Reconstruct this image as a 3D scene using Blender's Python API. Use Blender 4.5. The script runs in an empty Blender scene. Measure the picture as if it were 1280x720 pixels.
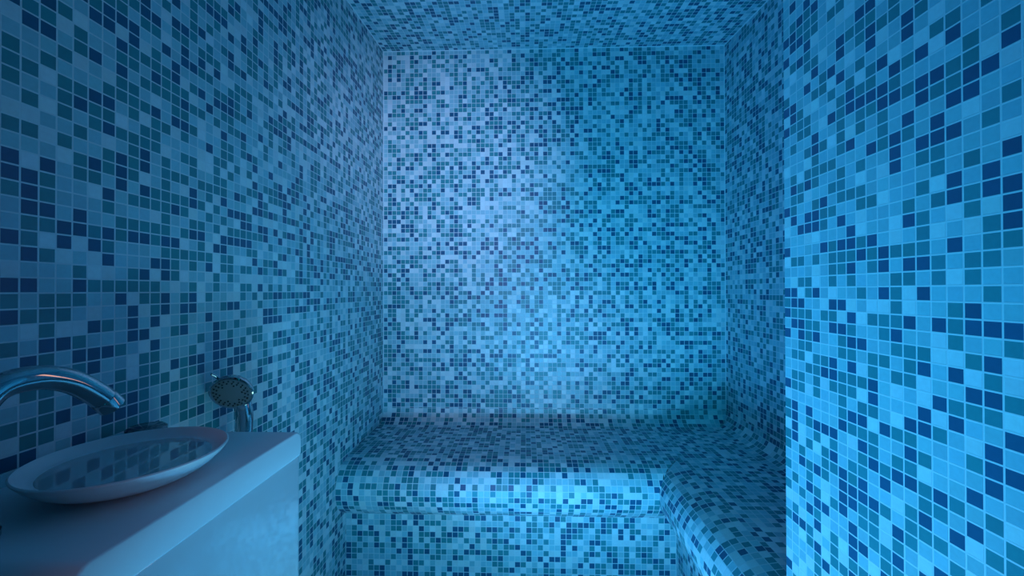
import bpy, bmesh, math, random
import numpy as np
from mathutils import Vector, Matrix

# ------------------------------------------------------------------ units
# everything is laid out in mosaic tiles (one tile pitch = P metres); the origin of the tile
# frame is the camera's optical centre, FLOOR is the floor height in that frame.
P = 0.023
FLOOR = -51.5
XL, XA, XR = -31.7, 44.1, 26.4          # left wall, alcove right wall, near right wall
YB, YE, YF = 91.3, 42.4, -24.0          # back wall, end of the near right wall, wall behind the camera
CEIL0, CSL = 54.0, 0.098                # ceiling height at the back wall, its slope
C = bpy.context.scene.collection
rng = np.random.default_rng(7)


def W(x, y, z):
    return Vector((x * P, y * P, (z - FLOOR) * P))


def ceil_z(y):
    return CEIL0 + CSL * (y - YB)


# ------------------------------------------------------------------ materials
def new_mat(name):
    m = bpy.data.materials.new(name)
    m.use_nodes = True
    nt = m.node_tree
    return m, nt, nt.nodes['Principled BSDF']


def plain(name, col, rough=0.4, metal=0.0, coat=0.0, noise=0.0, scale=60.0, spec=0.5):
    m, nt, b = new_mat(name)
    b.inputs['Roughness'].default_value = rough
    b.inputs['Metallic'].default_value = metal
    b.inputs['Coat Weight'].default_value = coat
    b.inputs['Coat Roughness'].default_value = 0.03
    b.inputs['Specular IOR Level'].default_value = spec
    tc = nt.nodes.new('ShaderNodeTexCoord')
    nz = nt.nodes.new('ShaderNodeTexNoise')
    nz.inputs['Scale'].default_value = scale
    mx = nt.nodes.new('ShaderNodeMix')
    mx.data_type = 'RGBA'
    mx.inputs['A'].default_value = (*[c * (1 - noise) for c in col], 1)
    mx.inputs['B'].default_value = (*[min(1, c * (1 + noise)) for c in col], 1)
    nt.links.new(tc.outputs['Object'], nz.inputs['Vector'])
    nt.links.new(nz.outputs['Fac'], mx.inputs['Factor'])
    nt.links.new(mx.outputs['Result'], b.inputs['Base Color'])
    return m


def mosaic_material():
    """glass mosaic: tile colours ride on the faces, the joints come from the UV grid"""
    m, nt, b = new_mat('glass_mosaic')
    N, L = nt.nodes, nt.links
    at = N.new('ShaderNodeAttribute')
    at.attribute_name = 'tile_colour'
    uv = N.new('ShaderNodeUVMap')
    uv.uv_map = 'tiles'
    sep = N.new('ShaderNodeSeparateXYZ')
    L.new(uv.outputs['UV'], sep.inputs[0])

    def math_(op, a, bb=None, c=None):
        n = N.new('ShaderNodeMath')
        n.operation = op
        for i, v in enumerate((a, bb, c)):
            if v is None:
                continue
            if isinstance(v, (int, float)):
                n.inputs[i].default_value = v
            else:
                L.new(v, n.inputs[i])
        return n.outputs[0]

    def edge(o):
        f = math_('FRACT', o)
        return math_('MINIMUM', f, math_('SUBTRACT', 1.0, f))
    d = math_('MINIMUM', edge(sep.outputs[0]), edge(sep.outputs[1]))
    mr = N.new('ShaderNodeMapRange')
    mr.interpolation_type = 'SMOOTHSTEP'
    mr.inputs['From Min'].default_value = 0.04
    mr.inputs['From Max'].default_value = 0.068
    L.new(d, mr.inputs['Value'])
    # cloudy glass inside each tile
    nz = N.new('ShaderNodeTexNoise')
    nz.inputs['Scale'].default_value = 3.0
    nz.inputs['Detail'].default_value = 3.0
    L.new(uv.outputs['UV'], nz.inputs['Vector'])
    nm = N.new('ShaderNodeMapRange')
    nm.inputs['To Min'].default_value = 0.9
    nm.inputs['To Max'].default_value = 1.1
    L.new(nz.outputs['Fac'], nm.inputs['Value'])
    tint = N.new('ShaderNodeVectorMath')
    tint.operation = 'SCALE'
    L.new(at.outputs['Color'], tint.inputs[0])
    L.new(nm.outputs['Result'], tint.inputs['Scale'])
    mx = N.new('ShaderNodeMix')
    mx.data_type = 'RGBA'
    mx.inputs['A'].default_value = (*GROUT, 1)
    L.new(mr.outputs['Result'], mx.inputs['Factor'])
    L.new(tint.outputs[0], mx.inputs['B'])
    L.new(mx.outputs['Result'], b.inputs['Base Color'])
    rg = N.new('ShaderNodeMapRange')
    rg.inputs['To Min'].default_value = 0.8
    rg.inputs['To Max'].default_value = 0.38
    L.new(mr.outputs['Result'], rg.inputs['Value'])
    L.new(rg.outputs['Result'], b.inputs['Roughness'])
    b.inputs['Specular IOR Level'].default_value = 0.4
    bp = N.new('ShaderNodeBump')
    bp.inputs['Strength'].default_value = 0.35
    bp.inputs['Distance'].default_value = 0.0012
    L.new(mr.outputs['Result'], bp.inputs['Height'])
    L.new(bp.outputs['Normal'], b.inputs['Normal'])
    return m


GROUT = (0.60, 0.70, 0.735)
TILES = np.array([(0.58, 0.70, 0.73), (0.28, 0.53, 0.59), (0.03, 0.25, 0.285), (0.008, 0.105, 0.20)])
SHARE = [0.21, 0.33, 0.29, 0.17]
MOSAIC = mosaic_material()
BACKING = plain('wall_backing', (0.30, 0.32, 0.33), 0.9, noise=0.1)


# ------------------------------------------------------------------ mosaic meshes
class Mosaic:
    """collects tile faces (each with its own glass colour) into one mesh"""

    def __init__(self):
        self.v, self.f, self.uv, self.cls, self.mi = [], [], [], [], []

    def quad(self, pts, uvs, cls=None):
        n = len(self.v)
        self.v += [W(*q) for q in pts]
        self.f.append(tuple(range(n, n + len(pts))))
        self.uv += list(uvs)
        self.cls.append(int(rng.choice(4, p=SHARE)) if cls is None else cls)
        self.mi.append(0)

    def back(self, pts):
        n = len(self.v)
        self.v += [W(*q) for q in pts]
        self.f.append(tuple(range(n, n + len(pts))))
        self.uv += [(0, 0)] * len(pts)
        self.cls.append(0)
        self.mi.append(1)

    def sheet(self, fn, us, vs, classes=None, off=(0.0, 0.0)):
        """fn(u, v) -> tile frame point or None; us, vs ascending grid lines (tile units)"""
        cl = rng.choice(4, size=(len(us), len(vs)), p=SHARE)
        for i in range(len(us) - 1):
            for j in range(len(vs) - 1):
                u0, u1, v0, v1 = us[i], us[i + 1], vs[j], vs[j + 1]
                pts = [fn(u0, v0), fn(u1, v0), fn(u1, v1), fn(u0, v1)]
                k = int(cl[i, j])
                if classes is not None:
                    c = classes(u0, v0)
                    k = k if c is None else c
                a0, a1, b0, b1 = u0 - off[0], u1 - off[0], v0 - off[1], v1 - off[1]
                self.quad(pts, [(a0, b0), (a1, b0), (a1, b1), (a0, b1)], k)

    def build(self, name, parent=None):
        me = bpy.data.meshes.new(name)
        me.from_pydata([tuple(q) for q in self.v], [], self.f)
        me.materials.append(MOSAIC)
        me.materials.append(BACKING)
        uvl = me.uv_layers.new(name='tiles')
        uvl.data.foreach_set('uv', np.array(self.uv, np.float32).ravel())
        me.polygons.foreach_set('material_index', np.array(self.mi, np.int32))
        cls = np.array(self.cls)
        col = TILES[cls] * rng.uniform(0.9, 1.07, (len(cls), 1)) * rng.uniform(0.98, 1.02, (len(cls), 3))
        rgba = np.concatenate([np.clip(col, 0, 0.92), np.ones((len(cls), 1))], 1).astype(np.float32)
        a = me.attributes.new('tile_colour', 'FLOAT_COLOR', 'FACE')
        a.data.foreach_set('color', rgba.ravel())
        me.validate()
        o = bpy.data.objects.new(name, me)
        C.objects.link(o)
        if parent:
            o.parent = parent
        return o


def lines(a, b, off):
    """grid lines: integers + off between a and b, with the cut ends"""
    k = math.ceil(a - off + 1e-6)
    r = [a]
    while k + off < b - 1e-6:
        if k + off > r[-1] + 1e-6:
            r.append(k + off)
        k += 1
    r.append(b)
    return r


def structure(o):
    o['kind'] = 'structure'
    return o


# tile colours read off the two near walls: (column, top row, classes downwards)
# 0 light, 1 pale aqua, 2 teal, 3 navy; every other tile is drawn at random
RIGHT_TILES = [
    (0, 24, (3, 1, 3, 0, 1, 0, 2, 3, 0, 3, 1, 1, 1, 0, 1, 1, 1, 3, 0, 0, 1, 3, 0, 1, 1, 3, 2, 3, 1, 3, 1, 1, 1, 1, 3, 0, 2, 2, 0, 2, 2, 1, 2, 1, 2, 0, 1, 2, 1, 1, 1, 0, 3, 1)),
    (1, 27, (3, 1, 2, 3, 3, 1, 2, 0, 1, 1, 3, 3, 2, 1, 2, 1, 1, 2, 3, 2, 2, 3, 1, 1, 1, 2, 1, 0, 3, 3, 2, 3, 1, 1, 2, 1, 2, 2, 1, 3, 3, 3, 3, 1, 1, 1, 2, 1, 0, 2, 3, 1, 1, 1, 1)),
    (2, 27, (1, 1, 3, 2, 3, 1, 3, 1, 1, 1, 1, 2, 2, 2, 1, 1, 1, 0, 2, 2, 1, 1, 3, 1, 1, 2, 1, 2, 0, 3, 2, 3, 3, 2, 2, 1, 2, 2, 1, 1, 1, 0, 0, 2, 3, 1, 1, 2, 1, 0, 3, 0, 1, 1, 0)),
    (3, 26, (3, 2, 2, 2, 3, 2, 2, 0, 3, 1, 0, 2, 2, 1, 2, 0, 2, 3, 0, 1, 3, 3, 0, 1, 1, 1, 2, 2, 1, 2, 2, 2, 2, 0, 2, 1, 0, 1, 3, 2, 1, 2, 1, 2, 2, 3, 1, 3, 1, 2, 2, 1, 0, 1)),
    (4, 25, (3, 2, 2, 0, 1, 2, 3, 1, 2, 0, 1, 1, 3, 3, 2, 2, 2, 1, 2, 3, 3, 0, 1, 2, 0, 0, 3, 1, 1, 2, 3, 1, 2, 2, 2, 2, 1, 1, 3, 2, 0, 1, 3, 1, 2, 3, 2, 3, 0, 3, 2, 2)),
    (5, 24, (1, 1, 1, 1, 0, 1, 2, 2, 1, 1, 0, 1, 2, 1, 2, 1, 1, 3, 2, 2, 1, 3, 1, 1, 1, 1, 0, 2, 1, 1, 1, 2, 3, 0, 1, 1, 1, 3, 0, 2, 2, 2, 0, 0, 3, 0, 0, 1, 0, 3)),
    (6, 24, (0, 2, 1, 1, 1, 1, 3, 0, 2, 0, 3, 1, 0, 1, 2, 1, 2, 1, 2, 1, 1, 2, 2, 2, 2, 0, 3, 2, 3, 1, 1, 3, 3, 2, 1, 1, 1, 3, 2, 3, 2, 1, 1, 2, 1, 1, 2, 2, 2, 1)),
    (7, 23, (2, 0, 1, 3, 3, 1, 3, 1, 2, 2, 2, 2, 2, 1, 2, 2, 2, 1, 3, 1, 3, 2, 2, 1, 1, 3, 0, 3, 2, 2, 1, 2, 2, 2, 2, 3, 1, 1, 1, 3, 3, 3, 3, 1, 1, 0, 0, 2)),
    (8, 22, (0, 1, 2, 1, 0, 1, 2, 3, 3, 1, 0, 3, 1, 1, 1, 2, 1, 1, 3, 3, 2, 3, 2, 1, 0, 3, 2, 3, 2, 3, 2, 2, 1, 3, 2, 0, 1, 2, 2, 3, 3, 1, 3, 3, 3, 2)),
    (9, 22, (1, 3, 2, 2, 1, 2, 0, 2, 3, 2, 2, 1, 1, 2, 0, 2, 2, 0, 0, 2, 3, 1, 1, 2, 1, 0, 1, 3, 1, 0, 2, 0, 2, 3, 2, 3, 2, 2, 3, 3, 2, 2, 1, 3, 1, 2)),
    (10, 21, (3, 2, 3, 3, 1, 2, 2, 3, 2, 1, 1, 3, 1, 1, 1, 2, 1, 1, 3, 2, 2, 1, 1, 0, 2, 1, 1, 2, 2, 3, 3, 2, 0, 2, 2, 3, 1, 1, 3, 2, 2, 2, 1, 0)),
    (11, 20, (1, 2, 0, 1, 3, 1, 3, 3, 2, 2, 2, 1, 0, 1, 0, 1, 1, 1, 3, 3, 1, 3, 0, 2, 2, 1, 2, 1, 1, 1, 1, 3, 1, 1, 2, 3, 1, 2, 0, 0, 2, 2)),
    (12, 20, (2, 2, 1, 1, 0, 3, 2, 3, 1, 1, 3, 3, 3, 1, 1, 1, 0, 0, 2, 1, 2, 2, 2, 2, 3, 2, 1, 2, 0, 1, 0, 2, 1, 2, 3, 1, 0, 1, 3, 2, 3, 2)),
    (13, 19, (1, 3, 3, 1, 2, 1, 2, 1, 3, 2, 1, 1, 1, 1, 2, 3, 1, 2, 3, 2, 0, 0, 3, 1, 2, 2, 2, 1, 1, 3, 2, 3, 2, 3, 1, 2, 2, 2, 1, 1)),
    (14, 18, (2, 1, 0, 3, 1, 3, 3, 1, 1, 3, 2, 1, 2, 1, 2, 2, 2, 3, 1, 3, 1, 1, 1, 2, 3, 0, 0, 3, 3, 1, 2, 0, 2, 2, 3, 2, 1, 0, 3)),
    (15, 17, (0, 2, 0, 1, 3, 2, 1, 3, 3, 2, 2, 0, 2, 1, 0, 1, 2, 2, 1, 1, 3, 0, 0, 1, 1, 3, 0, 2, 1, 1, 1, 3, 2, 1, 2, 1, 3)),
    (16, 17, (1, 2, 3, 1, 2, 2, 3, 1, 3, 1, 1, 3, 3, 0, 1, 3, 1, 0, 1, 2, 2, 2, 0, 3, 1, 2, 3, 1, 1, 1, 1, 2, 1, 3, 1, 2)),
    (17, 16, (1, 1, 2, 2, 3, 3, 0, 1, 1, 2, 1, 2, 2, 0, 1, 2, 2, 1, 3, 3, 1, 2, 0, 3, 2, 1, 0, 2, 1, 3, 1, 3, 0, 1)),
    (18, 16, (2, 1, 1, 0, 3, 1, 1, 2, 1, 1, 3, 3, 0, 2, 2, 2, 1, 2, 1, 3, 1, 3, 2, 3, 2, 1, 3, 3, 3, 1, 2, 1, 2, 1)),
    (19, 15, (1, 2, 3, 0, 1, 2, 1, 0, 3, 1, 3, 3, 3, 2, 1, 1, 1, 1, 3, 2, 0, 0, 2, 0, 3, 1, 3, 1, 1, 0, 2, 2))]
LEFT_TILES = [
    (-1, 16, (0, 1, 2, 2, 2, 1, 0, 2, 1, 3, 3, 2, 1, 1, 3, 1, 0, 3, 2, 3, 1, 2, 1, 1, 0, 1, 2)),
    (0, 17, (2, 3, 1, 1, 2, 1, 2, 0, 2, 1, 0, 3, 3, 3, 2, 2, 3, 1, 3, 1, 2, 0, 1, 3, 1, 2, 1, 2)),
    (1, 18, (3, 2, 3, 1, 2, 0, 1, 0, 1, 0, 1, 3, 2, 2, 3, 2, 0, 2, 1, 1, 2, 2, 2, 3, 2, 1, 2, 2, 2)),
    (2, 18, (2, 0, 1, 2, 1, 2, 2, 2, 1, 2, 0, 1, 1, 1, 1, 3, 3, 0, 1, 1, 2, 2, 0, 3, 1, 1, 0, 1, 3)),
    (3, 19, (1, 0, 2, 2, 0, 1, 2, 3, 1, 2, 1, 2, 2, 1, 1, 3, 3, 0, 1, 2, 3, 2, 1, 0, 2, 3, 2, 1, 3, 1)),
    (4, 20, (2, 3, 1, 1, 3, 1, 1, 3, 2, 2, 1, 1, 3, 2, 0, 1, 1, 2, 3, 0, 0, 2, 1, 0, 3, 1, 3, 3, 1, 1, 3, 1)),
    (5, 21, (2, 3, 3, 1, 1, 1, 0, 2, 3, 2, 3, 0, 2, 2, 1, 3, 2, 1, 3, 2, 3, 0, 2, 1, 1, 2, 1, 3, 1, 1, 3)),
    (6, 21, (2, 3, 0, 3, 2, 3, 2, 2, 1, 0, 2, 1, 3, 3, 3, 1, 1, 2, 2, 1, 1, 1, 2, 3, 1, 1, 1, 2, 1, 2, 2, 2, 3, 2)),
    (7, 22, (2, 1, 3, 3, 2, 2, 1, 2, 2, 2, 1, 2, 2, 2, 2, 1, 2, 1, 2, 3, 1, 1, 2, 2, 0, 3, 3, 3, 1, 0, 0, 2, 3, 3)),
    (8, 23, (3, 3, 2, 1, 0, 2, 1, 2, 1, 2, 0, 2, 2, 3, 3, 0, 3, 2, 1, 2, 3, 1, 1, 3, 2, 2, 0, 1, 3, 0, 2, 2, 2, 2, 2, 2)),
    (9, 23, (1, 3, 2, 1, 2, 2, 3, 2, 0, 3, 2, 2, 2, 1, 1, 1, 2, 2, 0, 2, 2, 1, 3, 0, 2, 2, 2, 3, 0, 3, 2, 2, 2, 1, 1, 1)),
    (10, 24, (2, 0, 1, 0, 3, 1, 2, 2, 2, 1, 1, 2, 1, 0, 2, 2, 2, 2, 2, 2, 2, 3, 2, 3, 3, 1, 3, 3, 0, 1, 1, 1, 0, 2, 1, 3, 2, 1)),
    (11, 25, (3, 1, 3, 2, 1, 1, 3, 3, 2, 2, 2, 3, 0, 1, 1, 1, 2, 1, 2, 3, 1, 1, 3, 2, 2, 2, 0, 1, 1, 1, 2, 1, 1, 3, 0, 2, 1, 1, 1)),
    (12, 26, (0, 1, 1, 3, 2, 3, 3, 1, 0, 2, 3, 2, 3, 2, 1, 2, 1, 2, 0, 2, 2, 1, 2, 0, 2, 1, 0, 1, 2, 3, 2, 3, 1, 1, 2, 2, 2, 1, 2, 2)),
    (13, 26, (2, 2, 2, 2, 1, 1, 3, 1, 2, 0, 2, 1, 2, 1, 1, 2, 2, 1, 3, 3, 0, 2, 3, 1, 2, 2, 1, 2, 3, 3, 1, 1, 1, 2, 3, 2, 1, 1, 1, 2)),
    (14, 27, (2, 1, 1, 3, 1, 2, 3, 2, 1, 3, 1, 2, 0, 0, 1, 0, 0, 1, 2, 1, 2, 1, 2, 3, 2, 2, 1, 1, 0, 0, 1, 1, 1, 2, 0, 3, 3, 1, 1, 2, 3, 1)),
    (15, 28, (2, 3, 1, 2, 0, 2, 2, 0, 2, 1, 1, 3, 1, 1, 1, 3, 0, 0, 1, 2, 2, 0, 2, 1, 1, 0, 2, 3, 0, 1, 2, 1, 3, 1, 1, 1, 1, 1, 1, 2, 1, 1)),
    (16, 28, (2, 3, 2, 1, 1, 1, 2, 3, 1, 2, 3, 1, 2, 0, 1, 1, 2, 2, 2, 2, 0, 2, 1, 2, 0, 3, 0, 0, 2, 2, 1, 1, 1, 3, 3, 3, 3, 3, 1, 1, 1, 1, 3)),
    (17, 29, (0, 2, 3, 0, 1, 2, 1, 0, 0, 1, 2, 3, 2, 1, 3, 2, 2, 2, 0, 2, 2, 3, 1, 2, 0, 3, 3, 2, 2, 1, 1, 1, 2, 1, 2, 1, 3, 3, 1, 2)),
    (18, 30, (2, 3, 1, 0, 3, 1, 3, 3, 1, 0, 2, 3, 3, 2, 2, 1, 2, 2, 0, 2, 1, 1, 1, 3, 1, 2, 3, 1, 2, 2, 2, 1, 0, 3, 1, 1, 2, 3, 1, 3, 3))]


def tile_reader(rows, col_of, row_of):
    tab = {}
    for k, top, seq in rows:
        for i, c in enumerate(seq):
            tab[(k, top - i)] = c
    return lambda u, v: tab.get((col_of(u), row_of(v)))


T = 4.0                                  # wall thickness, tiles


def slab_back(m, pts, out):
    """give a flat wall its thickness: the four rim faces and the rear face"""
    q = [tuple(np.array(a, float) + np.array(out, float)) for a in pts]
    m.back(q[::-1])
    for i in range(4):
        j = (i + 1) % 4
        m.back([pts[i], q[i], q[j], pts[j]])


# --- left wall (tiles run from the camera side to the back wall, cut along the sloping ceiling)
m = Mosaic()
m.sheet(lambda u, v: (XL, u, min(v, ceil_z(u))), lines(YF, YB, 0.81), lines(FLOOR, CEIL0, 0.89),
        tile_reader(LEFT_TILES, lambda u: round(u - 24.81), lambda v: round(v - 0.89)), off=(0.81, 0.89))
slab_back(m, [(XL, YF, FLOOR), (XL, YB, FLOOR), (XL, YB, ceil_z(YB)), (XL, YF, ceil_z(YF))], (-T, 0, 0))
structure(m.build('wall_left'))

# --- back wall
m = Mosaic()
sx = (XA - XL) / 76.0
m.sheet(lambda u, v: (XL + u * sx, YB, CEIL0 - v), list(range(77)), lines(0, CEIL0 - FLOOR, 0.0))
slab_back(m, [(XL, YB, FLOOR), (XA, YB, FLOOR), (XA, YB, CEIL0), (XL, YB, CEIL0)], (0, T, 0))
structure(m.build('wall_back'))

# --- right wall of the alcove
m = Mosaic()
m.sheet(lambda u, v: (XA, YB - u, min(v, ceil_z(YB - u))), lines(0, YB - YE, 0.0), lines(FLOOR, CEIL0, 0.2), off=(0.0, 0.2))
slab_back(m, [(XA, YE, FLOOR), (XA, YB, FLOOR), (XA, YB, ceil_z(YB)), (XA, YE, ceil_z(YE))], (T, 0, 0))
structure(m.build('wall_alcove'))

# --- near right wall and the return that closes the alcove behind it
m = Mosaic()
m.sheet(lambda u, v: (XR, u, min(v, ceil_z(u))), lines(YF, YE, 0.46), lines(FLOOR, ceil_z(YE), 0.27),
        tile_reader(RIGHT_TILES, lambda u: round(41.46 - u), lambda v: round(v - 0.27)), off=(0.46, 0.27))
m.sheet(lambda u, v: (XR + u, YE, min(v, ceil_z(YE))), lines(0, XA - XR + T, 0.0), lines(FLOOR, ceil_z(YE), 0.27), off=(0.0, 0.27))
a, b_ = ceil_z(YF), ceil_z(YE)
m.back([(XR + T, YF, FLOOR), (XR + T, YE - T, FLOOR), (XR + T, YE - T, b_), (XR + T, YF, a)])
m.back([(XR + T, YE - T, FLOOR), (XA + T, YE - T, FLOOR), (XA + T, YE - T, b_), (XR + T, YE - T, b_)])
m.back([(XA + T, YE - T, FLOOR), (XA + T, YE, FLOOR), (XA + T, YE, b_), (XA + T, YE - T, b_)])
structure(m.build('wall_right'))

# --- wall behind the camera, with the doorway
DX0, DX1, DZ = -8.0, 24.0, 38.0
m = Mosaic()
zt = ceil_z(YF)
for (x0, x1, z0, z1) in ((XL - T, DX0, FLOOR, zt), (DX1, XR + T, FLOOR, zt), (DX0, DX1, DZ, zt)):
    m.sheet(lambda u, v: (u, YF, v), lines(x0, x1, 0.3), lines(z0, z1, 0.1), off=(0.3, 0.1))
    slab_back(m, [(x0, YF, z0), (x0, YF, z1), (x1, YF, z1), (x1, YF, z0)], (0, -T, 0))
structure(m.build('wall_front'))

# --- ceiling (slopes down towards the door so that drops run off)
m = Mosaic()
m.sheet(lambda u, v: (XL + u * sx, YB - v, ceil_z(YB - v)), list(range(77)), lines(0, YB - YF, 0.0))
slab_back(m, [(XL - T, YF - T, ceil_z(YF - T)), (XL - T, YB + T, ceil_z(YB + T)), (XA + T, YB + T, ceil_z(YB + T)), (XA + T, YF - T, ceil_z(YF - T))], (0, 0, T))
structure(m.build('ceiling'))

# --- grout fillets where the tiled planes meet
GR = plain('grout', GROUT, 0.8, noise=0.03)


def fillet(name, p0, p1, n0, n1, r=0.16):
    me = bpy.data.meshes.new(name)
    vs = []
    for q in (p0, p1):
        for d in ((0, 0, 0), tuple(r * c for c in n0), tuple(r * c for c in n1)):
            vs.append(tuple(W(*[a + b for a, b in zip(q, d)])))
    me.from_pydata(vs, [], [(0, 1, 2), (3, 5, 4), (0, 3, 4, 1), (1, 4, 5, 2), (2, 5, 3, 0)])
    me.materials.append(GR)
    o = bpy.data.objects.new(name, me)
    C.objects.link(o)
    o['kind'] = 'structure'


fillet('trim_1', (XL, YB, CEIL0), (XA, YB, CEIL0), (0, -1, 0), (0, 0, -1))
fillet('trim_2', (XA, YB, CEIL0), (XA, YB, -26.2), (-1, 0, 0), (0, -1, 0))
fillet('trim_3', (XL, YB, CEIL0), (XL, YB, -26.2), (1, 0, 0), (0, -1, 0))
fillet('trim_4', (XA, YB, CEIL0), (XA, YE, ceil_z(YE)), (-1, 0, 0), (0, 0, -1))
fillet('trim_5', (XL, YB, CEIL0), (XL, YE, ceil_z(YE)), (1, 0, 0), (0, 0, -1))

# --- floor
m = Mosaic()
m.sheet(lambda u, v: (XL + u * sx, v, FLOOR), list(range(77)), lines(YF, YB, 0.0))
slab_back(m, [(XL - T, YF - T, FLOOR), (XA + T, YF - T, FLOOR), (XA + T, YB + T, FLOOR), (XL - T, YB + T, FLOOR)], (0, 0, -T))
structure(m.build('floor'))


# ------------------------------------------------------------------ the L-shaped bench
def empty(name, loc, label, cat, group=None):
    o = bpy.data.objects.new(name, None)
    o.empty_display_size = 0.05
    C.objects.link(o)
    o.location = loc
    o['label'] = label
    o['category'] = cat
    if group:
        o['group'] = group
    return o


def adopt(child, parent):
    """parent without moving: children of an Empty are built in world coordinates"""
    child.parent = parent
    child.matrix_parent_inverse = Matrix.Translation(-Vector(parent.location))
    return child


def catmull(pts, n=24):
    out = []
    q = [pts[0]] + list(pts) + [pts[-1]]
    for i in range(1, len(q) - 2):
        p0, p1, p2, p3 = [np.array(a, float) for a in q[i - 1:i + 3]]
        for t in np.linspace(0, 1, n, endpoint=False):
            out.append(0.5 * ((2 * p1) + (-p0 + p2) * t + (2 * p0 - 5 * p1 + 4 * p2 - p3) * t * t + (-p0 + 3 * p1 - 3 * p2 + p3) * t ** 3))
    out.append(np.array(pts[-1], float))
    return np.array(out)


def resample(pts, step=1.0):
    seg = np.linalg.norm(np.diff(pts, axis=0), axis=1)
    s = np.concatenate([[0], np.cumsum(seg)])
    n = max(1, round(s[-1] / step))
    t = np.linspace(0, s[-1], n + 1)
    return [(np.interp(a, s, pts[:, 0]), np.interp(a, s, pts[:, 1])) for a in t]


SZ = -29.45                               # seat height
NB = 73.3                                 # where the rounded nose of the back leg starts (Y)
NR = 27.4                                 # where the nose of the right leg starts (X)
NF = 67.85                                # foremost line of the back nose
# nose profile as (offset towards the room from the seat edge, height)
nose = resample(catmull([(0.0, SZ), (2.2, -29.85), (3.95, -30.7), (5.05, -32.25), (5.45, -33.75), (5.1, -35.8), (4.15, -37.3), (2.4, -38.75), (1.2, -39.45)]), 1.0)
CR = 3.2
cove = resample(np.array([(CR - CR * math.cos(t), SZ + CR - CR * math.sin(t)) for t in np.linspace(0, math.pi / 2, 30)]), 1.0)

BL, BA, BE, BB = XL + 0.01, XA - 0.01, YE + 0.01, YB - 0.01   # the bench stands a hair clear of the walls
bench = empty('tiled_bench', W(BL + 10, BB - 10, FLOOR), 'L-shaped built-in mosaic bench with rounded front edge below the back wall', 'bench')

# seat: one continuous grid over both legs, then the coves up the back and right walls
m = Mosaic()
xs = [BL + u * sx for u in range(77)]
ys = [BB - CR - k for k in range(int(BB - CR - BE) + 1)] + [BE]
x_end, y_end = BA - CR, BB - CR
xs_c = [x for x in xs if x < x_end - 0.05] + [x_end]
xs_c = sorted(set(xs_c + [NR]))
ys_c = sorted(set([y for y in ys] + [NB]))
for i in range(len(xs_c) - 1):
    for j in range(len(ys_c) - 1):
        x0, x1, y0, y1 = xs_c[i], xs_c[i + 1], ys_c[j], ys_c[j + 1]
        if x1 <= NR + 1e-6 and y1 <= NB + 1e-6:
            continue
        U = lambda x: (x - BL) / sx
        m.quad([(x0, y0, SZ), (x1, y0, SZ), (x1, y1, SZ), (x0, y1, SZ)], [(U(x0), y_end - y0), (U(x1), y_end - y0), (U(x1), y_end - y1), (U(x0), y_end - y1)])
for k in range(len(cove) - 1):
    (d0, z0), (d1, z1) = cove[k], cove[k + 1]
    us = [BL + u * sx for u in range(77)]
    for i in range(76):                   # along the back wall, mitred at the right corner
        x0, x1 = us[i], us[i + 1]
        a0, a1 = min(x1, BA - d0), min(x1, BA - d1)
        if a0 <= x0 + 1e-3:
            continue
        m.quad([(x0, BB - d1, z1), (max(a1, x0), BB - d1, z1), (a0, BB - d0, z0), (x0, BB - d0, z0)], [(i, k + 1), (i + (max(a1, x0) - x0) / sx, k + 1), (i + (a0 - x0) / sx, k), (i, k)])
    y = BB
    i = 0
    while y > BE + 1e-3:                  # along the alcove's right wall
        y0, y1 = y, max(y - 1, BE)
        a0, a1 = min(y0, BB - d0), min(y0, BB - d1)
        if a0 > y1 + 1e-3:
            m.quad([(BA - d0, a0, z0), (BA - d1, max(a1, y1), z1), (BA - d1, y1, z1), (BA - d0, y1, z0)], [(i + (y0 - a0), k), (i + (y0 - max(a1, y1)), k + 1), (i + y0 - y1, k + 1), (i + y0 - y1, k)])
        y -= 1
        i += 1
adopt(m.build('seat'), bench)

# rounded nose, mitred where the two legs meet
m = Mosaic()
for k in range(len(nose) - 1):
    (d0, z0), (d1, z1) = nose[k], nose[k + 1]
    e0, e1 = NR - d0, NR - d1             # ends of the row at the mitre
    i = 0
    while BL + i * sx < max(e0, e1) - 1e-3:
        x0, x1 = BL + i * sx, BL + (i + 1) * sx
        a0, a1 = max(min(x1, e0), x0), max(min(x1, e1), x0)
        m.quad([(x0, NB - d1, z1), (a1, NB - d1, z1), (a0, NB - d0, z0), (x0, NB - d0, z0)], [(i, k + 1), (i + (a1 - x0) / sx, k + 1), (i + (a0 - x0) / sx, k), (i, k)])
        i += 1
    e0, e1 = NB - d0, NB - d1
    i = 0
    while BE + i < max(e0, e1) - 1e-3:
        y0, y1 = BE + i, BE + i + 1
        a0, a1 = max(min(y1, e0), y0), max(min(y1, e1), y0)
        m.quad([(NR - d0, y0, z0), (NR - d0, a0, z0), (NR - d1, a1, z1), (NR - d1, y0, z1)], [(i, k), (i + a0 - y0, k), (i + a1 - y0, k + 1), (i, k + 1)])
        i += 1
m.quad([(NR - d, BE, z) for d, z in nose] + [(NR, BE, -39.45)], [(d, z) for d, z in nose] + [(0, -39.45)], 0)
adopt(m.build('nosing'), bench)

# upright front below the nose
m = Mosaic()
RY, RX = NB - 1.2, NR - 1.2
m.sheet(lambda u, v: (BL + u * sx, RY, -39.45 - v), lines(0, (RX - BL) / sx, 0.0), lines(0, -39.45 - FLOOR, 0.0))
m.sheet(lambda u, v: (RX, RY - u, -39.45 - v), lines(0, RY - BE, 0.0), lines(0, -39.45 - FLOOR, 0.0))
m.back([(RX, BE, FLOOR), (BA, BE, FLOOR), (BA, BE, SZ), (RX, BE, SZ)])
adopt(m.build('base'), bench)


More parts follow.
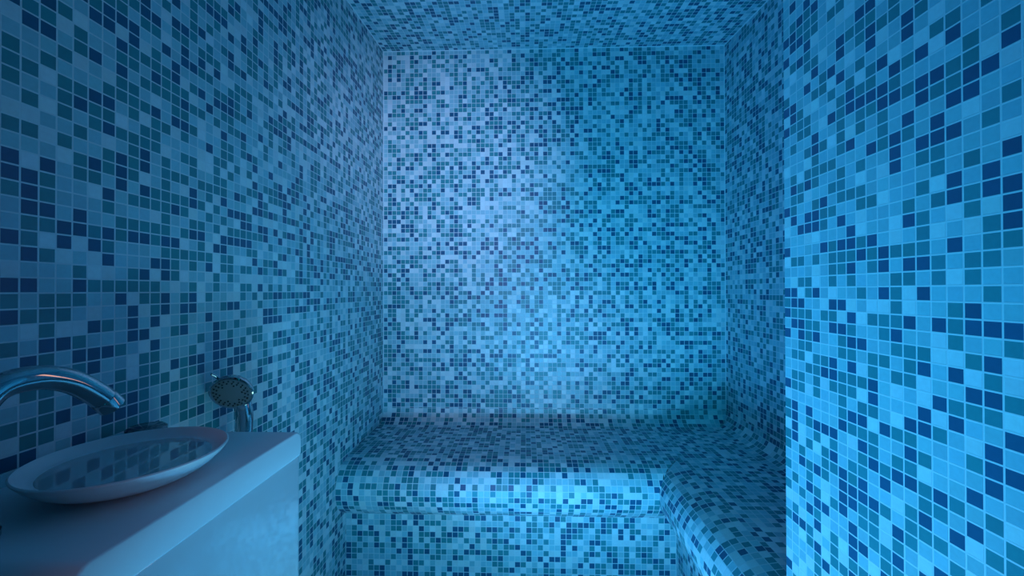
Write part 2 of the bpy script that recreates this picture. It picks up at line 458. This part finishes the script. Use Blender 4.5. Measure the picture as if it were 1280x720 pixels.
# ------------------------------------------------------------------ smooth meshes
def finish(bm, name, mat, parent=None, smooth=True, angle=40):
    bmesh.ops.recalc_face_normals(bm, faces=bm.faces)
    me = bpy.data.meshes.new(name)
    bm.to_mesh(me)
    bm.free()
    me.materials.append(mat)
    o = bpy.data.objects.new(name, me)
    C.objects.link(o)
    if smooth:
        me.polygons.foreach_set('use_smooth', [True] * len(me.polygons))
        me.set_sharp_from_angle(angle=math.radians(angle))
    if parent:
        adopt(o, parent) if parent.type == 'EMPTY' else setattr(o, 'parent', parent)
    return o


def lathe(bm, prof, frame, n=96, squash=(1, 1)):
    """prof: (r, z) in tiles; frame: Matrix placing tile-unit local coordinates in the tile frame"""
    rings = []
    for r, z in prof:
        if r < 1e-6:
            rings.append([bm.verts.new(W(*(frame @ Vector((0, 0, z)))))])
        else:
            rings.append([bm.verts.new(W(*(frame @ Vector((r * math.cos(t) * squash[0], r * math.sin(t) * squash[1], z))))) for t in [2 * math.pi * k / n for k in range(n)]])
    for a, b in zip(rings, rings[1:]):
        for k in range(n):
            j = (k + 1) % n
            if len(a) == 1 and len(b) == 1:
                continue
            if len(a) == 1:
                bm.faces.new((a[0], b[k], b[j]))
            elif len(b) == 1:
                bm.faces.new((a[k], a[j], b[0]))
            else:
                bm.faces.new((a[k], a[j], b[j], b[k]))


def tube(bm, path, radii, n=32, cap=True):
    path = [Vector(q) for q in path]
    rings = []
    up = Vector((0.0, 0.0, 1.0))
    side = None
    for i, q in enumerate(path):
        d = (path[min(i + 1, len(path) - 1)] - path[max(i - 1, 0)]).normalized()
        if side is None:
            side = d.cross(up if abs(d.z) < 0.95 else Vector((1, 0, 0))).normalized()
        side = (side - d * side.dot(d)).normalized()
        nn = d.cross(side).normalized()
        r = radii[i] if hasattr(radii, '__len__') else radii
        rings.append([bm.verts.new(W(*(q + side * (r * math.cos(t)) + nn * (r * math.sin(t))))) for t in [2 * math.pi * k / n for k in range(n)]])
    for a, b in zip(rings, rings[1:]):
        for k in range(n):
            j = (k + 1) % n
            bm.faces.new((a[k], a[j], b[j], b[k]))
    if cap:
        bm.faces.new(rings[0][::-1])
        bm.faces.new(rings[-1])
    return rings


def box(bm, x0, x1, y0, y1, z0, z1, bev=0.0, seg=3):
    vs = [bm.verts.new(W(x, y, z)) for x in (x0, x1) for y in (y0, y1) for z in (z0, z1)]
    fs = [(0, 1, 3, 2), (4, 6, 7, 5), (0, 4, 5, 1), (2, 3, 7, 6), (0, 2, 6, 4), (1, 5, 7, 3)]
    faces = [bm.faces.new([vs[i] for i in f]) for f in fs]
    if bev:
        ed = list({e for f in faces for e in f.edges})
        bmesh.ops.bevel(bm, geom=ed, offset=bev * P, segments=seg, affect='EDGES', profile=0.5)


WHITE = plain('white_solid_surface', (0.66, 0.68, 0.70), 0.38, noise=0.02)
LACQUER = plain('white_gloss_lacquer', (0.58, 0.61, 0.64), 0.12, coat=0.9, noise=0.02, scale=20)
CERAMIC = plain('white_glazed_ceramic', (0.68, 0.69, 0.71), 0.3, noise=0.02)
GLAZE = plain('polished_glaze', (0.40, 0.42, 0.44), 0.0, coat=1.0, noise=0.0)
GLAZE.node_tree.nodes['Principled BSDF'].inputs['Coat IOR'].default_value = 1.7
GLAZE.node_tree.nodes['Principled BSDF'].inputs['Coat Roughness'].default_value = 0.0
CHROME = plain('chrome', (0.42, 0.44, 0.46), 0.06, metal=1.0, noise=0.02)
SPRAY = plain('grey_spray_plate', (0.20, 0.22, 0.23), 0.35, noise=0.05)
RUBBER = plain('dark_rubber_nozzle', (0.03, 0.035, 0.04), 0.6, noise=0.2)
DARKCHROME = plain('dark_chrome', (0.16, 0.18, 0.20), 0.12, metal=1.0, noise=0.02)
DARK = plain('dark_metal_plate', (0.08, 0.09, 0.10), 0.3, metal=0.6, noise=0.1)

# ------------------------------------------------------------------ counter and cabinet
CH = -11.93                               # counter top
CX = -19.2                                # its front
CY0, CY1 = 16.9, 34.85                     # its ends
CT = 2.15                                 # its thickness
bm = bmesh.new()
r1, r2 = 0.85, 0.35
prof = []
for (cy, cz, r, a0) in ((CY1 - r1, CH - r1, r1, 90), (CY1 - r2, CH - CT + r2, r2, 0), (CY0 + r2, CH - CT + r2, r2, -90), (CY0 + r1, CH - r1, r1, 180)):
    for k in range(9):
        t = math.radians(a0 - 90 * k / 8)
        prof.append((cy + r * math.cos(t), cz + r * math.sin(t)))
xa, xb, be = XL + 0.02, CX, 0.12
rows = []
for x, ins in ((xa, 0), (xb - be, 0), (xb - be * 0.3, be * 0.3), (xb, be)):
    cy, cz = (CY0 + CY1) / 2, CH - CT / 2
    rows.append([bm.verts.new(W(x, y - math.copysign(min(ins, abs(y - cy)), y - cy), z - math.copysign(min(ins, abs(z - cz)), z - cz))) for y, z in prof])
n = len(prof)
for a, b in zip(rows, rows[1:]):
    for k in range(n):
        j = (k + 1) % n
        bm.faces.new((a[k], a[j], b[j], b[k]))
bm.faces.new(rows[0][::-1])
bm.faces.new(rows[-1])
o = finish(bm, 'countertop', WHITE, angle=50)
o['label'] = 'white slab countertop with rounded corners under the round basin'
o['category'] = 'countertop'

CB = FLOOR + 0.15
cab = empty('vanity_cabinet', W((XL + CX) / 2, (CY0 + CY1) / 2, CB), 'white gloss cabinet below the countertop, its smooth front faintly reflecting the mosaic', 'cabinet')
bm = bmesh.new()
box(bm, XL + 0.02, CX - 1.1, CY0 + 0.4, CY1 - 0.25, CB, CH - CT - 0.01, 0.08)
finish(bm, 'body', LACQUER, cab)
bm = bmesh.new()
box(bm, CX - 1.08, CX - 0.18, CY0 + 0.3, CY1 - 0.1, CB, CH - CT - 0.02, 0.1)
finish(bm, 'front_panel', LACQUER, cab)

# ------------------------------------------------------------------ basin
BXc, BYc, BR, BH = -24.65, 25.1, 5.0, 1.75
bas = empty('basin', W(BXc, BYc, CH), 'shallow round white basin sitting on the countertop below the tap', 'basin')
fr = Matrix.Translation((BXc, BYc, CH + 0.005))
outer = catmull([(0.0, 0.0), (1.6, 0.0), (2.7, 0.1), (3.9, 0.6), (4.6, 1.2), (BR - 0.04, BH - 0.12), (BR, BH), (BR - 0.08, BH + 0.06)], 8)
inner = catmull([(BR - 0.08, BH + 0.06), (BR - 0.16, BH), (BR - 0.4, BH - 0.22), (BR - 0.7, BH - 0.42), (BR - 0.95, BH - 0.5)], 8)
bm = bmesh.new()
lathe(bm, [tuple(q) for q in outer] + [tuple(q) for q in inner[1:]], fr)
bmesh.ops.remove_doubles(bm, verts=bm.verts, dist=1e-6)
finish(bm, 'bowl', CERAMIC, bas, angle=60)
bm = bmesh.new()
lathe(bm, [(0, BH - 0.5), (BR - 0.85, BH - 0.5), (BR - 0.95, BH - 0.65), (0, BH - 0.65)], fr)
o = finish(bm, 'bowl_floor', GLAZE, bas, angle=60)
o['label'] = 'mirror-smooth floor of the basin reflecting the wall tiles'

# ------------------------------------------------------------------ tap
TX, TY = -26.6, 18.6
tap = empty('basin_tap', W(TX, TY, CH), 'curved chrome swan-neck tap arching over the round basin', 'tap')
pts = catmull([(0, CH + 1.2), (0, -8.5), (0.15, -6.6), (1.1, -4.95), (2.7, -4.65), (4.2, -5.15), (5.5, -6.2), (6.35, -7.15)], 14)
dx = 0.12                                  # the spout points slightly towards the room
path = [(TX + dx * a, TY + a, z) for a, z in pts]
bm = bmesh.new()
tube(bm, path, 0.66, 40)
finish(bm, 'spout', CHROME, tap, angle=50)
e = Vector(path[-1])
d = (e - Vector(path[-3])).normalized()
bm = bmesh.new()
tube(bm, [e - d * 0.75, e - d * 0.7, e + d * 0.02, e + d * 0.08], [0.665, 0.69, 0.69, 0.62], 40)
finish(bm, 'aerator', CHROME, tap, angle=40)
bm = bmesh.new()
lathe(bm, [(0, 0.005), (1.25, 0.005), (1.25, 0.3), (1.1, 0.42), (0.95, 0.5), (0.92, 1.6), (0.75, 1.75), (0, 1.75)], Matrix.Translation((TX, TY, CH)), 48)
finish(bm, 'base', CHROME, tap)

# ------------------------------------------------------------------ control knob behind the basin
KX, KY = -29.3, 31.0
kn = empty('control_knob', W(KX, KY, CH), 'low round chrome control knob on the countertop behind the basin', 'knob')
bm = bmesh.new()
lathe(bm, [(0, 0.005), (1.1, 0.005), (1.1, 0.8), (0, 0.8)], Matrix.Translation((KX, KY, CH)), 48)
finish(bm, 'collar', DARK, kn)
bm = bmesh.new()
lathe(bm, [(0, 0.8), (1.25, 0.8), (1.3, 0.9), (1.28, 1.35), (1.1, 1.5), (0, 1.55)], Matrix.Translation((KX, KY, CH)), 48)
finish(bm, 'cap', DARKCHROME, kn)

# ------------------------------------------------------------------ hand shower on the wall beyond the counter
HX, HY, HZ = -28.6, 40.6, -9.3             # neck of the handle, below the head
sh = empty('hand_shower', W(HX, HY, HZ - 9), 'chrome hand shower with dotted round spray face on the tiled wall beyond the counter', 'shower')
hn = Vector((0.254, -0.863, -0.435)).normalized()   # spray direction: towards the camera and down
hc = Vector((-29.16, 40.0, -10.15))
zax = hn
xax = Vector((1, 0, 0)) - zax * zax.x
xax.normalize()
yax = zax.cross(xax)
fr = Matrix((( *[xax[0], yax[0], zax[0]], hc[0]), (*[xax[1], yax[1], zax[1]], hc[1]), (*[xax[2], yax[2], zax[2]], hc[2]), (0, 0, 0, 1)))
HRAD = 1.95
bm = bmesh.new()
lathe(bm, [(0, -1.35), (0.9, -1.3), (1.5, -1.0), (1.85, -0.5), (HRAD, -0.12), (HRAD, 0.0), (HRAD - 0.1, 0.08), (HRAD - 0.2, 0.03), (0, 0.03)], fr, 64)
head = finish(bm, 'head', CHROME, sh)
bm = bmesh.new()
lathe(bm, [(0, 0.03), (HRAD - 0.22, 0.03), (HRAD - 0.26, 0.09), (0, 0.11)], fr, 64)
face = finish(bm, 'spray_face', SPRAY, sh)
face['label'] = 'grey spray face dotted with dark nozzles'
bm = bmesh.new()
for r, k, off in ((1.5, 22, 0), (1.25, 18, .5), (1.0, 12, 0)):
    for i in range(k):
        t = 2 * math.pi * (i + off) / k
        if k == 12 and i % 2:
            continue
        lathe(bm, [(0, 0.09), (0.085, 0.09), (0.07, 0.16), (0, 0.17)], fr @ Matrix.Translation((r * math.cos(t), r * math.sin(t), 0)), 10)
adopt(finish(bm, 'nozzles', RUBBER, None), sh)
def path3(pts, n=10):
    a = catmull([(q[0], q[1]) for q in pts], n)
    b = catmull([(q[2], 0) for q in pts], n)
    return [(a[i][0], a[i][1], b[i][0]) for i in range(len(a))]
hs = hc + Vector((0.1, 0.62, -0.78)) * 1.2 - hn * 0.75
hp = path3([tuple(hs - Vector((0, 0.3, -0.7))), tuple(hs), (-28.95, 41.6, -12.6), (-29.2, 41.9, -14.8), (-29.35, 42.0, -17.5), (-29.4, 42.0, -20.5)])
bm = bmesh.new()
tube(bm, hp, [0.6 + 0.2 * min(1, i / 14) for i in range(len(hp))], 32)
handle = finish(bm, 'handle', CHROME, sh)
bm = bmesh.new()
hb = Vector(hp[-5])
tube(bm, [(XL + 0.01, hb.y, hb.z), (XL + 0.35, hb.y, hb.z), (XL + 0.36, hb.y, hb.z), (hb.x - 0.2, hb.y, hb.z)], [1.2, 1.2, 0.6, 0.6], 32)
finish(bm, 'wall_mount', CHROME, sh)
bm = bmesh.new()
tube(bm, [fr @ Vector((-0.75, 1.85, -0.3)), fr @ Vector((-0.85, 2.3, -0.1)), fr @ Vector((-0.95, 2.6, 0.1))], [0.16, 0.14, 0.1], 12)
finish(bm, 'spray_selector', CHROME, sh)


# ------------------------------------------------------------------ light
def look(o, frm, to):
    o.location = W(*frm)
    o.rotation_euler = (W(*to) - W(*frm)).to_track_quat('-Z', 'Y').to_euler()


def area(name, frm, to, sx_, sy_, col, power, spread=180):
    l = bpy.data.lights.new(name, 'AREA')
    l.shape = 'RECTANGLE'
    l.size, l.size_y = sx_, sy_
    l.color = col
    l.energy = power
    l.spread = math.radians(spread)
    o = bpy.data.objects.new(name, l)
    C.objects.link(o)
    look(o, frm, to)
    return o


def spot(name, frm, to, angle, blend, col, power, rad=0.05):
    l = bpy.data.lights.new(name, 'SPOT')
    l.spot_size = math.radians(angle)
    l.spot_blend = blend
    l.color = col
    l.energy = power
    l.shadow_soft_size = rad
    o = bpy.data.objects.new(name, l)
    C.objects.link(o)
    look(o, frm, to)
    return o


# lights, all outside the frame: low floor lamps, plus added fills without fixtures
area('floor_lamp', (8, 2, -38), (2, 91, -6), 0.25, 0.12, (0.09, 0.50, 0.98), 6.6, 110)
area('front_fill', (4, -10, -12), (8, 91, 3), 0.3, 0.5, (0.0, 0.60, 1.0), 3.4, 80)  # added fill behind the camera to lift the back wall, no fixture there
area('floor_spot', (3, 38, -50), (3, 42, 0), 0.4, 0.4, (0.40, 1.0, 0.95), 1.8)
area('alcove_fill', (-8, 38, -47), (38, 74, 26), 0.3, 0.3, (0.02, 0.38, 1.0), 5.0, 125)  # added fill near the floor, aimed up into the alcove and ceiling
area('side_fill', (-18, 10, -40), (40, 62, 44), 0.15, 0.15, (0.0, 0.34, 1.0), 2.5, 90)  # added fill to brighten the upper right wall and the alcove
spot('violet_fill', (16, -20, 20), (-19, 91, 28), 33, 1.0, (0.60, 0.60, 1.0), 130, 0.15)  # added spot that tints the upper left of the back wall violet
spot('warm_fill', (-4, -20, -2), (-6, 91, -14), 37, 0.8, (1.0, 0.14, 0.10), 25, 0.2)  # added spot that puts red on the bench and lower back wall
# warm lamp on the hidden part of the alcove's right wall
area('alcove_wall_lamp', (XA - 0.6, 60, 6), (XL, 30, 4), 0.08, 1.1, (1.0, 0.42, 0.22), 0.24, 110)

w = bpy.data.worlds.new('world')
w.use_nodes = True
w.node_tree.nodes['Background'].inputs['Color'].default_value = (0.25, 0.15, 0.12, 1)
w.node_tree.nodes['Background'].inputs['Strength'].default_value = 0.0
bpy.context.scene.world = w

# ------------------------------------------------------------------ camera
F, YAW, PITCH, ROLL = 512.7, 0.0301, 0.0065, -0.0015


def rot(a, i, j):
    m_ = np.eye(3)
    m_[i, i] = m_[j, j] = math.cos(a)
    m_[i, j], m_[j, i] = math.sin(a), -math.sin(a)
    return m_


M = rot(ROLL, 0, 2) @ rot(PITCH, 1, 2) @ rot(YAW, 0, 1)     # rows: right, forward, up
cd = bpy.data.cameras.new('camera')
cd.sensor_width = 36
cd.lens = F / 1280 * 36
cd.clip_start = 0.01
cam = bpy.data.objects.new('camera', cd)
C.objects.link(cam)
R3 = Matrix([(M[0][i], M[2][i], -M[1][i]) for i in range(3)])
cam.matrix_world = Matrix.Translation(W(0, 0, 0)) @ R3.to_4x4()
bpy.context.scene.camera = cam

s = bpy.context.scene
s.view_settings.view_transform = 'Standard'
s.view_settings.look = 'None'
s.view_settings.gamma = 1
s.view_settings.use_curve_mapping = False
s.view_settings.exposure = 0.0
s.cycles.max_bounces = 10
s.cycles.diffuse_bounces = 6
s.cycles.use_denoising = True
s.cycles.sample_clamp_indirect = 4.0
